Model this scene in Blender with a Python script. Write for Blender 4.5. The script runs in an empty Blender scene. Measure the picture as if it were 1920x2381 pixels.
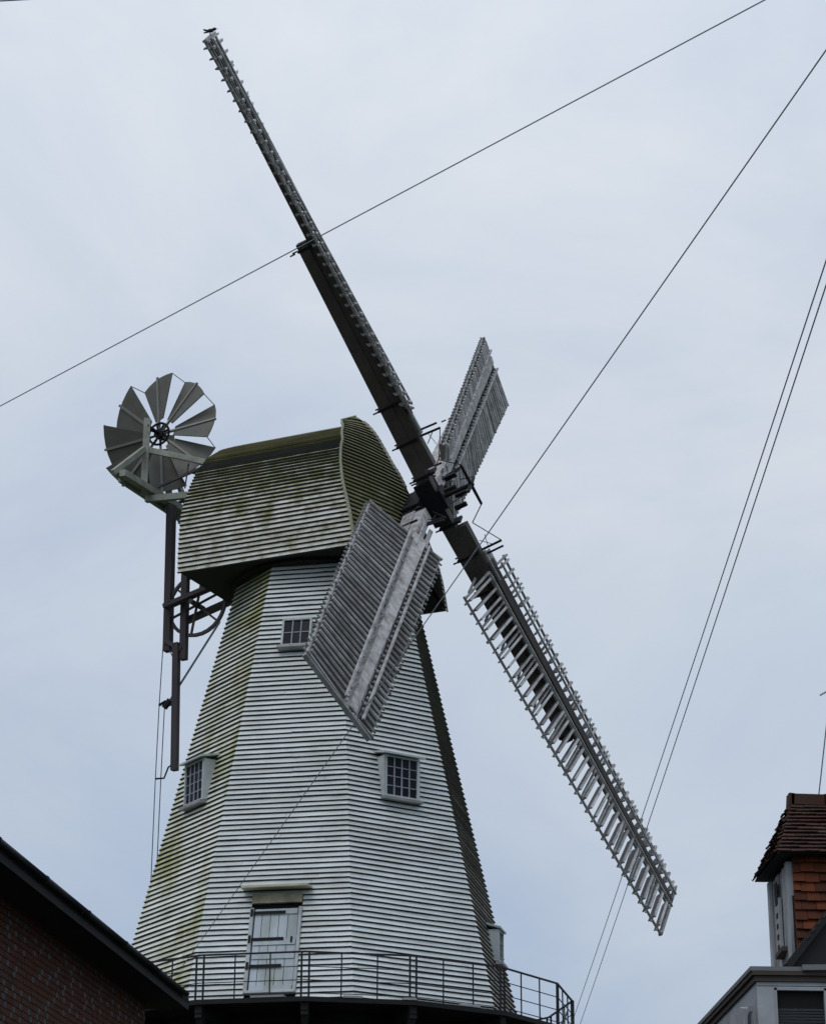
import bpy, math, random
from mathutils import Vector, Matrix
random.seed(7)
scene = bpy.context.scene
col = scene.collection
R_ = math.radians

# ------------------------------------------------------------------ camera
CAM = Vector((0.0, -49.06, 1.6)); FPX = 5500.0
PSI, TH, RHO = 0.038214, 0.375668, 0.005086
FW = Vector((math.sin(PSI)*math.cos(TH), math.cos(PSI)*math.cos(TH), math.sin(TH)))
r0 = Vector((math.cos(PSI), -math.sin(PSI), 0)); u0 = r0.cross(FW)
RT = r0*math.cos(RHO) + u0*math.sin(RHO); UP = -r0*math.sin(RHO) + u0*math.cos(RHO)
cam = bpy.data.cameras.new('camera'); camo = bpy.data.objects.new('camera', cam); col.objects.link(camo)
camo.matrix_world = Matrix(((RT.x, UP.x, -FW.x, CAM.x), (RT.y, UP.y, -FW.y, CAM.y), (RT.z, UP.z, -FW.z, CAM.z), (0, 0, 0, 1)))
cam.sensor_fit = 'HORIZONTAL'; cam.sensor_width = 36.0; cam.lens = 36.0*FPX/1920.0
cam.clip_start = 0.1; cam.clip_end = 5000
scene.camera = camo

def on_plane(x, y, n, c):
    """photo pixel -> point on the plane n.X = c (something the thing touches)"""
    d = FW + RT*((x-960)/FPX) - UP*((y-1190.5)/FPX)
    n = Vector(n)
    return CAM + d*((c - n.dot(CAM))/n.dot(d))
def at_depth(x, y, d):
    return on_plane(x, y, (0, 1, 0), CAM.y + d)

# ------------------------------------------------------------------ sky, sun, exposure
SUN_EL, SUN_AZ = R_(52), R_(215)          # azimuth clockwise from +y : behind the camera, to the left
W = bpy.data.worlds.new('World'); scene.world = W; W.use_nodes = True
nt = W.node_tree; N = nt.nodes; Lk = nt.links; N.clear()
wo = N.new('ShaderNodeOutputWorld'); bg = N.new('ShaderNodeBackground'); bg.inputs[1].default_value = 0.1
sky = N.new('ShaderNodeTexSky'); sky.sky_type = 'NISHITA'; sky.sun_disc = False
sky.sun_elevation = SUN_EL; sky.sun_rotation = SUN_AZ; sky.dust_density = 3
tc = N.new('ShaderNodeTexCoord'); sx = N.new('ShaderNodeSeparateXYZ'); Lk.new(tc.outputs['Generated'], sx.inputs[0])
ab = N.new('ShaderNodeMath'); ab.operation = 'MAXIMUM'; ab.inputs[1].default_value = 0.0; Lk.new(sx.outputs[2], ab.inputs[0])
gr = N.new('ShaderNodeMath'); gr.operation = 'MULTIPLY_ADD'; gr.inputs[1].default_value = 0.8; gr.inputs[2].default_value = 1.0; Lk.new(ab.outputs[0], gr.inputs[0])
mp = N.new('ShaderNodeMapping'); mp.inputs['Scale'].default_value = (2.6, 2.6, 4.2); mp.inputs['Location'].default_value = (1.7, 0.4, 0.9); mp.inputs['Rotation'].default_value = (0.2, 0.5, 0.3); Lk.new(tc.outputs['Generated'], mp.inputs[0])
nz = N.new('ShaderNodeTexNoise'); nz.inputs['Scale'].default_value = 1.7; nz.inputs['Detail'].default_value = 5; nz.inputs['Roughness'].default_value = 0.56; nz.inputs['Distortion'].default_value = 0.4
Lk.new(mp.outputs[0], nz.inputs['Vector'])
cr = N.new('ShaderNodeValToRGB'); Lk.new(nz.outputs[0], cr.inputs[0])
cr.color_ramp.elements[0].position = 0.3; cr.color_ramp.elements[0].color = (0.405, 0.468, 0.572, 1)
cr.color_ramp.elements[1].position = 0.72; cr.color_ramp.elements[1].color = (0.580, 0.612, 0.650, 1)
ms = N.new('ShaderNodeVectorMath'); ms.operation = 'SCALE'; Lk.new(cr.outputs[0], ms.inputs[0])
ten = N.new('ShaderNodeMath'); ten.operation = 'MULTIPLY'; ten.inputs[1].default_value = 9.7; Lk.new(gr.outputs[0], ten.inputs[0]); Lk.new(ten.outputs[0], ms.inputs['Scale'])
tint = N.new('ShaderNodeValToRGB'); Lk.new(ab.outputs[0], tint.inputs[0])
tint.color_ramp.elements[0].position = 0.10; tint.color_ramp.elements[0].color = (0.80, 0.89, 1.0, 1)
tint.color_ramp.elements[1].position = 0.42; tint.color_ramp.elements[1].color = (1.0, 1.0, 1.0, 1)
mt_ = N.new('ShaderNodeVectorMath'); mt_.operation = 'MULTIPLY'; Lk.new(ms.outputs[0], mt_.inputs[0]); Lk.new(tint.outputs[0], mt_.inputs[1])
mx = N.new('ShaderNodeMix'); mx.data_type = 'RGBA'; mx.inputs[0].default_value = 0.94
Lk.new(sky.outputs[0], mx.inputs[6]); Lk.new(mt_.outputs[0], mx.inputs[7])
Lk.new(mx.outputs[2], bg.inputs[0]); Lk.new(bg.outputs[0], wo.inputs[0])
sl = bpy.data.lights.new('sun', 'SUN'); sl.energy = 0.65; sl.angle = R_(25); sl.color = (1, 0.97, 0.93)
so = bpy.data.objects.new('sun', sl); col.objects.link(so)
sd = Vector((math.sin(SUN_AZ)*math.cos(SUN_EL), math.cos(SUN_AZ)*math.cos(SUN_EL), math.sin(SUN_EL)))
so.rotation_euler = sd.to_track_quat('Z', 'Y').to_euler(); so.location = (-10, -60, 40)
vs = scene.view_settings; vs.view_transform = 'Standard'; vs.look = 'None'; vs.exposure = 0.0; vs.gamma = 1.0; vs.use_curve_mapping = False

# ------------------------------------------------------------------ materials
def mat(name, base, rough=0.75, var=0.12, noise=3.0, dirt=None, dirt_amt=0.0, dirt_scale=1.5, dirt_lo=0.42, dirt_hi=0.72, moss=None, moss_amt=0.0, moss_lo=0.45, moss_hi=0.8,
        stretch=(1, 1, 1), bump=0.0, bump_scale=30, metallic=0.0, per_obj=0.1, spec=0.3):
    m = bpy.data.materials.new(name); m.use_nodes = True
    t = m.node_tree; n = t.nodes; l = t.links; p = n['Principled BSDF']
    p.inputs['Roughness'].default_value = rough; p.inputs['Metallic'].default_value = metallic
    p.inputs['Specular IOR Level'].default_value = spec
    g = n.new('ShaderNodeNewGeometry')
    mp = n.new('ShaderNodeMapping'); mp.inputs['Scale'].default_value = stretch; l.new(g.outputs['Position'], mp.inputs[0])
    a = n.new('ShaderNodeTexNoise'); a.inputs['Scale'].default_value = noise; a.inputs['Detail'].default_value = 5; l.new(mp.outputs[0], a.inputs['Vector'])
    oi = n.new('ShaderNodeObjectInfo')
    # brightness factor = 1 + var*(noise-.5)*2 + per_obj*(rand-.5)*2
    f1 = n.new('ShaderNodeMath'); f1.operation = 'MULTIPLY_ADD'; f1.inputs[1].default_value = 2*var; f1.inputs[2].default_value = 1-var-per_obj; l.new(a.outputs[0], f1.inputs[0])
    f2 = n.new('ShaderNodeMath'); f2.operation = 'MULTIPLY_ADD'; f2.inputs[1].default_value = 2*per_obj; l.new(oi.outputs['Random'], f2.inputs[0]); l.new(f1.outputs[0], f2.inputs[2])
    s = n.new('ShaderNodeVectorMath'); s.operation = 'SCALE'; s.inputs[0].default_value = base; l.new(f2.outputs[0], s.inputs['Scale'])
    out = s.outputs[0]
    def layer(out, colour, amt, scale, lo, hi, extra=None):
        b = n.new('ShaderNodeTexNoise'); b.inputs['Scale'].default_value = scale; b.inputs['Detail'].default_value = 7; b.inputs['Roughness'].default_value = 0.6
        l.new(mp.outputs[0], b.inputs['Vector'])
        src = b.outputs[0]
        if extra:
            ad = n.new('ShaderNodeMath'); ad.operation = 'ADD'; l.new(src, ad.inputs[0]); l.new(extra, ad.inputs[1]); src = ad.outputs[0]
        r = n.new('ShaderNodeMapRange'); r.inputs[1].default_value = lo; r.inputs[2].default_value = hi; r.inputs[3].default_value = 0; r.inputs[4].default_value = amt
        l.new(src, r.inputs[0])
        k = n.new('ShaderNodeMix'); k.data_type = 'RGBA'; l.new(r.outputs[0], k.inputs[0]); l.new(out, k.inputs[6]); k.inputs[7].default_value = (*colour, 1)
        return k.outputs[2]
    if dirt: out = layer(out, dirt, dirt_amt, dirt_scale, dirt_lo, dirt_hi)
    if moss:
        sn = n.new('ShaderNodeSeparateXYZ'); l.new(g.outputs['Normal'], sn.inputs[0])
        k = n.new('ShaderNodeMath'); k.operation = 'MULTIPLY'; k.inputs[1].default_value = 0.55; l.new(sn.outputs[2], k.inputs[0])
        out = layer(out, moss, moss_amt, 3.4, moss_lo, moss_hi, k.outputs[0])
    l.new(out, p.inputs['Base Color'])
    if bump:
        b = n.new('ShaderNodeTexNoise'); b.inputs['Scale'].default_value = bump_scale; b.inputs['Detail'].default_value = 4; l.new(mp.outputs[0], b.inputs['Vector'])
        u = n.new('ShaderNodeBump'); u.inputs['Strength'].default_value = bump; u.inputs['Distance'].default_value = 0.02
        l.new(b.outputs[0], u.inputs['Height']); l.new(u.outputs[0], p.inputs['Normal'])
    return m

M = {}
M['board'] = mat('white_board', (0.685, 0.73, 0.735), var=0.12, noise=1.2, dirt=(0.33, 0.34, 0.28), dirt_amt=0.4, dirt_scale=1.6, per_obj=0.10, bump=0.25)
M['board_left'] = mat('algae_board', (0.69, 0.71, 0.64), var=0.14, noise=1.0, dirt=(0.29, 0.30, 0.08), dirt_amt=0.85, dirt_scale=0.9, dirt_lo=0.46, dirt_hi=0.64, stretch=(1, 1, 0.55), per_obj=0.1, bump=0.25)
M['board_dark'] = mat('weathered_shaded_board', (0.44, 0.425, 0.38), var=0.2, noise=1.5, dirt=(0.14, 0.125, 0.095), dirt_amt=0.7, dirt_scale=1.0, per_obj=0.1, bump=0.25)  # brown weathering, plus the dimness of the right-hand faces put into the colour
M['board_edge'] = mat('shaded_board_edge', (0.035, 0.037, 0.034), rough=0.9, var=0.3, per_obj=0.05)  # lap shade and mould lines, both put into the edge colour
M['board_grey_edge'] = mat('weathered_shaded_edge', (0.085, 0.08, 0.07), rough=0.9, var=0.3)  # paler lap shade in the colour, with weathering, for the right sliver face
M['cap_side'] = mat('cap_board', (0.65, 0.65, 0.60), var=0.14, noise=1.0, dirt=(0.36, 0.355, 0.23), dirt_amt=0.5, dirt_scale=2.6, dirt_lo=0.45, dirt_hi=0.66, moss=(0.16, 0.155, 0.035), moss_amt=0.9, moss_lo=0.72, moss_hi=1.02, per_obj=0.09, bump=0.25)
M['cap_roof'] = mat('mossy_roof_board', (0.080, 0.076, 0.028), var=0.35, noise=1.6, dirt=(0.045, 0.042, 0.018), dirt_amt=0.8, dirt_scale=1.3, per_obj=0.2, bump=0.3)
M['cap_front'] = mat('cap_front_board', (0.52, 0.51, 0.32), var=0.2, noise=1.6, dirt=(0.20, 0.195, 0.045), dirt_amt=0.85, dirt_scale=1.2, moss=(0.085, 0.085, 0.022), moss_amt=0.8, per_obj=0.12, bump=0.25)
M['cap_trim'] = mat('cap_trim', (0.34, 0.36, 0.28), dirt=(0.2, 0.2, 0.08), dirt_amt=0.4)
M['core'] = mat('tarred_core', (0.02, 0.02, 0.02), rough=0.95)
M['tar'] = mat('black_tar', (0.012, 0.012, 0.013), rough=0.8, var=0.3, noise=4)
M['iron'] = mat('black_iron', (0.010, 0.010, 0.013), rough=0.7, spec=0.2, per_obj=0.0)
M['iron_blue'] = mat('painted_iron', (0.013, 0.015, 0.022), rough=0.6, per_obj=0.0)
M['glass'] = mat('dark_glass', (0.016, 0.018, 0.025), rough=0.3, spec=0.06, var=0.3, per_obj=0.5)
M['frame_white'] = mat('frame_paint', (0.50, 0.54, 0.56), var=0.12, noise=4, dirt=(0.22, 0.23, 0.2), dirt_amt=0.5, dirt_scale=3)
M['glaze_bar'] = mat('glazing_bar', (0.30, 0.33, 0.38), var=0.1)
M['door'] = mat('door_paint', (0.50, 0.56, 0.62), var=0.12, noise=2.5, dirt=(0.25, 0.29, 0.22), dirt_amt=0.75, dirt_scale=2.2, stretch=(1, 1, 0.3), per_obj=0.08)
M['lintel'] = mat('lintel_timber', (0.42, 0.38, 0.28), var=0.25, dirt=(0.10, 0.09, 0.06), dirt_amt=0.6, dirt_scale=4)
M['hood'] = mat('hood_lead', (0.55, 0.52, 0.40), var=0.15, dirt=(0.2, 0.18, 0.1), dirt_amt=0.5, dirt_scale=3)
M['sail_paint'] = mat('sail_paint', (0.44, 0.45, 0.46), var=0.2, noise=4, dirt=(0.13, 0.11, 0.10), dirt_amt=0.85, dirt_scale=3.5, stretch=(1, 1, 1), per_obj=0.05, bump=0.4)
M['stock'] = mat('shaded_stock_paint', (0.080, 0.068, 0.062), var=0.3, noise=3, dirt=(0.045, 0.04, 0.045), dirt_amt=0.8, dirt_scale=2, per_obj=0.1, bump=0.4)  # same paint as the pale stock, its shadowed look put into the colour
M['stock_pale'] = mat('stock_peeling_paint', (0.48, 0.47, 0.47), var=0.3, noise=6, dirt=(0.14, 0.11, 0.10), dirt_amt=0.95, dirt_scale=4.5, per_obj=0.05, bump=0.4)
M['shutter'] = mat('shutter_paint', (0.15, 0.145, 0.15), var=0.2, noise=3, dirt=(0.11, 0.09, 0.085), dirt_amt=0.6, dirt_scale=2.0, per_obj=0.16)
M['shutter_edge'] = mat('shutter_edge', (0.50, 0.495, 0.505), var=0.2, noise=5, per_obj=0.25, dirt=(0.14, 0.11, 0.095), dirt_amt=0.7, dirt_scale=4)
M['lath'] = mat('hemlath_paint', (0.34, 0.345, 0.355), var=0.2, dirt=(0.16, 0.14, 0.13), dirt_amt=0.7, dirt_scale=4)
M['vane'] = mat('fan_vane', (0.135, 0.135, 0.128), var=0.25, noise=3, dirt=(0.10, 0.10, 0.05), dirt_amt=0.6, dirt_scale=3.5, per_obj=0.32)
M['vane_spar'] = mat('fan_spar', (0.24, 0.24, 0.22), var=0.2)
M['fan_timber'] = mat('fan_timber', (0.30, 0.32, 0.28), var=0.2, noise=3, dirt=(0.10, 0.10, 0.06), dirt_amt=0.7, dirt_scale=3)
M['post'] = mat('hanging_timber', (0.055, 0.048, 0.055), var=0.35, noise=6, stretch=(1, 1, 0.2), per_obj=0.15)
M['cable'] = mat('cable', (0.25, 0.28, 0.33), rough=0.5, per_obj=0.0)
M['rope'] = mat('rope', (0.13, 0.16, 0.20), rough=0.9)
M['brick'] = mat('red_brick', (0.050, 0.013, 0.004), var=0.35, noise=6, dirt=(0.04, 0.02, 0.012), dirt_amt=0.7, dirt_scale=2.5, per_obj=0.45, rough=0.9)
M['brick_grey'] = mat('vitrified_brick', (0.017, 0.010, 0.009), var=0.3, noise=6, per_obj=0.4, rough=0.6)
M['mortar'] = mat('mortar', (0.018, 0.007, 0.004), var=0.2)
M['gutter'] = mat('gutter', (0.016, 0.017, 0.024), rough=0.45, per_obj=0.0)
M['soffit'] = mat('soffit', (0.014, 0.014, 0.014), rough=0.9)
M['tile'] = mat('clay_tile', (0.050, 0.020, 0.013), var=0.4, noise=9, dirt=(0.05, 0.042, 0.038), dirt_amt=0.7, dirt_scale=4, per_obj=0.4, rough=0.85)
M['hung_tile'] = mat('hung_tile', (0.115, 0.026, 0.006), var=0.35, noise=8, dirt=(0.03, 0.008, 0.004), dirt_amt=0.8, dirt_scale=3, per_obj=0.5, rough=0.7)
M['lead'] = mat('lead', (0.16, 0.17, 0.18), var=0.2, noise=8)
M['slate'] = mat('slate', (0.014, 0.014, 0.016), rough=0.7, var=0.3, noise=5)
M['house_white'] = mat('house_paint', (0.36, 0.385, 0.42), var=0.12, noise=3, dirt=(0.12, 0.115, 0.11), dirt_amt=0.5, dirt_scale=3)
M['house_board'] = mat('house_board', (0.33, 0.345, 0.36), var=0.25, noise=6, dirt=(0.07, 0.07, 0.07), dirt_amt=0.8, dirt_scale=5, stretch=(1, 1, 0.25), per_obj=0.3)
M['eave'] = mat('eave_board', (0.06, 0.045, 0.04), var=0.3, noise=5)
M['slat'] = mat('slat', (0.10, 0.105, 0.115), rough=0.5, per_obj=0.1)
M['dark_room'] = mat('dark_interior', (0.008, 0.008, 0.009), rough=0.9)
M['bird'] = mat('plumage', (0.012, 0.012, 0.016), rough=0.5, per_obj=0.0)
M['asphalt'] = mat('asphalt', (0.05, 0.05, 0.05), rough=0.9, noise=0.5, bump=0.3, bump_scale=60)
M['grass'] = mat('turf', (0.045, 0.06, 0.025), rough=0.95, noise=0.3, var=0.3)

# ------------------------------------------------------------------ helpers
ORG = {}
def obj(name, V, F, m, parent=None, mi=None, smooth=False):
    o_ = ORG.get(parent.name, Vector((0, 0, 0))) if parent else Vector((0, 0, 0))
    me = bpy.data.meshes.new(name)
    me.from_pydata([tuple(Vector(v)-o_) for v in V], [], F)
    for k in (m if isinstance(m, (list, tuple)) else [m]): me.materials.append(M[k])
    if mi:
        for p, i in zip(me.polygons, mi): p.material_index = i
    if smooth:
        for p in me.polygons: p.use_smooth = True
    me.update()
    o = bpy.data.objects.new(name, me); col.objects.link(o)
    if parent: o.parent = parent; ORG[o.name] = o_
    return o
def thing(name, label, cat, loc=(0, 0, 0), group=None):
    o = bpy.data.objects.new(name, None); col.objects.link(o); o.location = loc; o.empty_display_size = 0.3
    o['label'] = label; o['category'] = cat
    if group: o['group'] = group
    ORG[o.name] = Vector(loc); return o
def tag(o, label, cat, group=None):
    o['label'] = label; o['category'] = cat
    if group: o['group'] = group
    return o
class MB:
    def __init__(s): s.V = []; s.F = []; s.I = []
    def add(s, V, F, i=0):
        k = len(s.V); s.V += [Vector(v) for v in V]; s.F += [tuple(a+k for a in f) for f in F]; s.I += [i]*len(F)
    def beam(s, p0, p1, w, h, up=(0, 0, 1), w1=None, h1=None, i=0):
        p0 = Vector(p0); p1 = Vector(p1); d = (p1-p0).normalized(); a = d.cross(Vector(up))
        if a.length < 1e-4: a = d.cross(Vector((1, 0, 0)))
        a.normalize(); b = a.cross(d)
        w1 = w if w1 is None else w1; h1 = h if h1 is None else h1
        V = []
        for p, ww, hh_ in ((p0, w, h), (p1, w1, h1)):
            for sa, sb in ((-1, -1), (1, -1), (1, 1), (-1, 1)): V.append(p + a*(sa*ww/2) + b*(sb*hh_/2))
        s.add(V, BOXF, i); return s
    def tube(s, pts, r, n=6, i=0, r1=None):
        pts = [Vector(p) for p in pts]; k = len(pts); V = []; F = []
        for j, p in enumerate(pts):
            d = (pts[min(j+1, k-1)] - pts[max(j-1, 0)]).normalized()
            a = d.cross(Vector((0.13, 0.31, 0.94))); a.normalize(); b = d.cross(a)
            rr = r if r1 is None else r + (r1-r)*j/(k-1)
            for q in range(n):
                t = 2*math.pi*q/n; V.append(p + a*(rr*math.cos(t)) + b*(rr*math.sin(t)))
        for j in range(k-1):
            for q in range(n):
                F.append((j*n+q, j*n+(q+1) % n, (j+1)*n+(q+1) % n, (j+1)*n+q))
        F.append(tuple(range(n-1, -1, -1))); F.append(tuple((k-1)*n+q for q in range(n)))
        s.add(V, F, i); return s
    def box(s, c, x, y, z, i=0):       # centre + half-axis vectors
        c = Vector(c); V = []
        for e in (-1, 1):
            for sa, sb in ((-1, -1), (1, -1), (1, 1), (-1, 1)): V.append(c + x*sa + y*sb + z*e)
        s.add(V, BOXF, i); return s
    def build(s, name, m, parent=None, smooth=False): return obj(name, s.V, s.F, m, parent, s.I, smooth)
BOXF = [(0, 3, 2, 1), (4, 5, 6, 7), (0, 1, 5, 4), (1, 2, 6, 5), (2, 3, 7, 6), (3, 0, 4, 7)]
def lerp_table(T, z):
    if z <= T[0][0]: return T[0][1]
    for (a, b), (c, d) in zip(T, T[1:]):
        if z <= c: return b + (d-b)*(z-a)/(c-a)
    return T[-1][1]
def sag_wire(name, pts, r, label, cat, group=None):
    m = MB(); m.tube(pts, r, 5); o = m.build(name, 'cable'); return tag(o, label, cat, group)

# ------------------------------------------------------------------ ground
def grid(name, x0, x1, y0, y1, z, m, n=1):
    V = [(x0, y0, z), (x1, y0, z), (x1, y1, z), (x0, y1, z)]; o = obj(name, V, [(0, 1, 2, 3)], m); o['kind'] = 'structure'; return o
grid('ground', -2500, 2500, -2500, 2500, 0, 'grass')
grid('road', -3.6, 3.6, -120, -12, 0.004, 'asphalt')

# ------------------------------------------------------------------ windmill
mill = thing('windmill', 'tall white weatherboarded smock windmill with four shuttered sails, boarded cap and fantail', 'windmill')
Z0, BB = 18.8922, 0.11
ZB = Z0 - 85*BB
RB, RTOP, PHI = 4.2901, 2.04775, 3.287838
SLOPE = (RTOP-RB)/(Z0-ZB)
def RAD(z): return RB + SLOPE*(z-ZB)
C8 = math.cos(math.pi/8)
def fdir(f):
    a = PHI + math.pi/4*(f+0.5)
    return Vector((math.cos(a), math.sin(a), 0)), Vector((-math.sin(a), math.cos(a), 0))
def fpt(f, s, z, out=0.0):
    n, t = fdir(f); p = n*(RAD(z)*C8+out) + t*s; p.z = z; return p
# solid core behind the boards
V = []; F = []
for z, k in ((9.0, 0), (19.2, 1)):
    for c in range(8):
        a = PHI + c*math.pi/4; r = RAD(z)-0.10; V.append((r*math.cos(a), r*math.sin(a), z))
for c in range(8): F.append((c, (c+1) % 8, 8+(c+1) % 8, 8+c))
F.append(tuple(range(8, 16)))
tower = obj('smock_tower', V, F, 'core', mill)
T = 0.048; CH = 0.0185
def board(f, zb, zt, s0, s1, nseg, rnd):
    """one tapered lapped board on face f; s0/s1 are fractions -1..1 of the face half width (1 = corner mitre) or metres"""
    V = []; F = []; I = []
    for k in range(nseg+1):
        q = k/nseg
        j = 0 if k in (0, nseg) else rnd.uniform(-0.005, 0.005)
        j2 = 0 if k in (0, nseg) else rnd.uniform(-0.006, 0.006)
        def P(z, out):
            hw = (RAD(z)*C8+out)*math.tan(math.pi/8)
            a = -hw if s0 is None else s0; b = hw if s1 is None else s1
            return fpt(f, a+(b-a)*q, z, out)
        V += [P(zb+j+CH, 0+j2), P(zt, -T), P(zb+j+0.004, -T-0.012), P(zt, -T-0.02), P(zb+j, -0.024+j2)]
    return (V,) + strip(nseg)
def strip(nseg):
    """faces of one lapped board: painted face, chamfered drip edge and underside coloured dark for lap shade, top, two ends"""
    F = []; I = []
    for k in range(nseg):
        a = 5*k; b = a+5
        F += [(a, b, b+1, a+1), (a+4, b+4, b, a), (a+2, b+2, b+4, a+4), (a+1, b+1, b+3, a+3)]; I += [0, 1, 1, 0]
    e = 5*nseg
    F += [(0, 1, 3, 2, 4), (e+4, e+2, e+3, e+1, e)]; I += [0, 0]
    return F, I
rnd = random.Random(3)
DOOR = (-0.50, 0.52, 9.5, 11.50)
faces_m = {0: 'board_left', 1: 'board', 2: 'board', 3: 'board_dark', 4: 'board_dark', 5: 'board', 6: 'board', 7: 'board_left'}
rest = MB()
for f in range(8):
    for i in range(-1, 88):
        zb = Z0 - i*BB; zt = zb + BB + 0.004
        if f in (0, 1, 2):
            pieces = [(None, None)]
            if f == 1 and zb < DOOR[3]-0.03 and zt > DOOR[2]: pieces = [(None, DOOR[0]), (DOOR[1], None)]
            if len(pieces) == 1 and rnd.random() < 0.22:
                j = rnd.uniform(-0.7, 0.7)*RAD(zb)*0.38; pieces = [(None, j-0.003), (j+0.003, None)]
            for a, b in pieces:
                dz = rnd.gauss(0, 0.0035)
                v, fc, ii = board(f, zb+dz, zt+dz*0.3, a, b, 4, rnd)
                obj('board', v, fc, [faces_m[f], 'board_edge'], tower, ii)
        else:
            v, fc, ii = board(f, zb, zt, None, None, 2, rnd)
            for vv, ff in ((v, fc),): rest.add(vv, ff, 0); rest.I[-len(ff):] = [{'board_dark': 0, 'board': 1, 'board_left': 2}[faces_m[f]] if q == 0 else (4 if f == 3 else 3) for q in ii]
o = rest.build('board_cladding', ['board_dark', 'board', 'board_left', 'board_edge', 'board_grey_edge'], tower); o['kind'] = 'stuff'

# --- tarred brick base and the stage
V = []; F = []
for z, r in ((0, 4.75), (9.15, 4.25)):
    for c in range(8):
        a = PHI + c*math.pi/4; V.append((r*math.cos(a), r*math.sin(a), z))
for c in range(8): F.append((c, (c+1) % 8, 8+(c+1) % 8, 8+c))
obj('brick_base', V, F, 'tar', mill)
NS, RS, DECK, RAIL = 16, 5.2, 9.26, 10.10
def sang(k): return R_(267 + (k-1)*360/NS)
def spt(k, r, z, fr=0.0):
    a = sang(k); b = sang(k+1)
    p = Vector((r*math.cos(a), r*math.sin(a), z)); q = Vector((r*math.cos(b), r*math.sin(b), z)); return p + (q-p)*fr
mb = MB(); V = []
for z in (DECK-0.09, DECK):
    for r in (3.9, RS+0.1):
        for k in range(NS): V.append(spt(k, r, z))
F = []
for k in range(NS):
    n = (k+1) % NS
    F += [(32+k, 48+k, 48+n, 32+n), (k, n, 16+n, 16+k), (16+k, 16+n, 48+n, 48+k)]
mb.add(V, F)
stage = mb.build('stage', 'tar', mill)
for k in range(NS):
    m = MB(); m.beam(spt(k, 3.8, DECK-0.22), spt(k, RS+0.02, DECK-0.2), 0.14, 0.24); m.build('joist', 'tar', stage)
    m = MB(); m.beam(spt(k, RS-0.02, DECK-0.2), spt(k, 4.3, DECK-2.0), 0.13, 0.13); m.build('bracket', 'tar', stage)
    for fr in (0.0, 0.0, 1/3, 2/3):
        pass
    for j, fr in enumerate((-0.035, 0.035, 1/3, 2/3)):
        p = spt(k, RS, DECK-0.12, fr); q = spt(k, RS, RAIL, fr)
        th = 0.038 if j < 2 else 0.026
        m = MB(); m.beam(p, q, th, th); m.build('rail_post', 'iron_blue', stage)
    for h, w in ((RAIL, 0.035), (RAIL-0.27, 0.016), (RAIL-0.52, 0.016), (RAIL-0.76, 0.016)):
        m = MB(); m.beam(spt(k, RS, h), spt(k+1, RS, h), w, w*0.9); m.build('rail', 'iron_blue', stage)
# loose boards lying on the edge of the deck
for k, fr, l in ((1, 0.35, 0.5), (1, 0.9, 0.35), (2, 0.5, 0.6), (0, 0.5, 0.9)):
    m = MB(); p = spt(k, RS+0.03, DECK+0.02, fr); q = spt(k, RS+0.03, DECK+0.02, fr+l*0.35); m.beam(p, q, 0.16, 0.04); m.build('deck_board', 'lath', stage)
# a bracing bar on the railing beyond the tower
m = MB(); m.beam(spt(4, RS, DECK-0.1, 0.0), spt(5, RS, RAIL-0.15, 0.2), 0.03, 0.03); m.build('rail_brace', 'iron_blue', stage)

# --- door
n1, t1 = fdir(1)
dv_up = (fpt(1, 0, 11) - fpt(1, 0, 10)).normalized(); dn = t1.cross(dv_up).normalized()
if dn.dot(n1) < 0: dn = -dn
def dpt(s, z, out): return fpt(1, s, z) + dn*out
door_pl = MB()
m = MB(); m.box(dpt(0.01, 10.5, -0.075), t1*0.48, dv_up*0.98, dn*0.01)
door = m.build('door', 'dark_room', mill)
xs = [-0.42, -0.27, -0.1, 0.07, 0.25, 0.45]
for a, b in zip(xs, xs[1:]):
    m = MB(); m.box(dpt((a+b)/2, 10.43, -0.03), t1*((b-a)/2-0.006), dv_up*0.855, dn*0.012); m.build('plank', 'door', door)
for z in (9.66, 10.30, 10.58, 11.2):
    m = MB(); m.box(dpt(0.015, z, -0.008), t1*0.42, dv_up*0.055, dn*0.012); m.build('ledge', 'door', door)
for sx_, w in ((-0.475, 0.035), (0.495, 0.03)):
    m = MB(); m.box(dpt(sx_, 10.42, -0.02), t1*w, dv_up*0.88, dn*0.05); m.build('jamb', 'frame_white', door)
m = MB(); m.box(dpt(0.01, 9.58, 0.0), t1*0.5, dv_up*0.025, dn*0.06); m.build('threshold', 'frame_white', door)
for z in (11.18, 10.64, 10.10):
    m = MB(); m.box(dpt(-0.13, z, 0.012), t1*0.33, dv_up*0.03, dn*0.008); m.box(dpt(-0.47, z, 0.04), t1*0.022, dv_up*0.075, dn*0.01); m.build('strap_hinge', 'iron', door)
m = MB(); m.box(dpt(0.36, 10.62, 0.012), t1*0.018, dv_up*0.06, dn*0.01); m.build('latch', 'iron', door)
# door hood: thin lead covered canopy on a boarded soffit
m = MB(); zt = 11.63
P = [dpt(-0.69, zt+0.07, 0.0), dpt(0.69, zt+0.07, 0.0), dpt(0.66, zt-0.0, 0.30), dpt(-0.66, zt-0.0, 0.30)]
Q_ = [p + Vector((0, 0, -0.045)) for p in P]
m.add(P+Q_, [(0, 3, 2, 1), (4, 5, 6, 7), (0, 1, 5, 4), (1, 2, 6, 5), (2, 3, 7, 6), (3, 0, 4, 7)])
hood = m.build('hood', 'hood', mill)
m = MB(); m.box(dpt(0.01, 11.47, 0.0), t1*0.5, dv_up*0.10, dn*0.03); m.build('lintel', 'lintel', hood)

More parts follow.
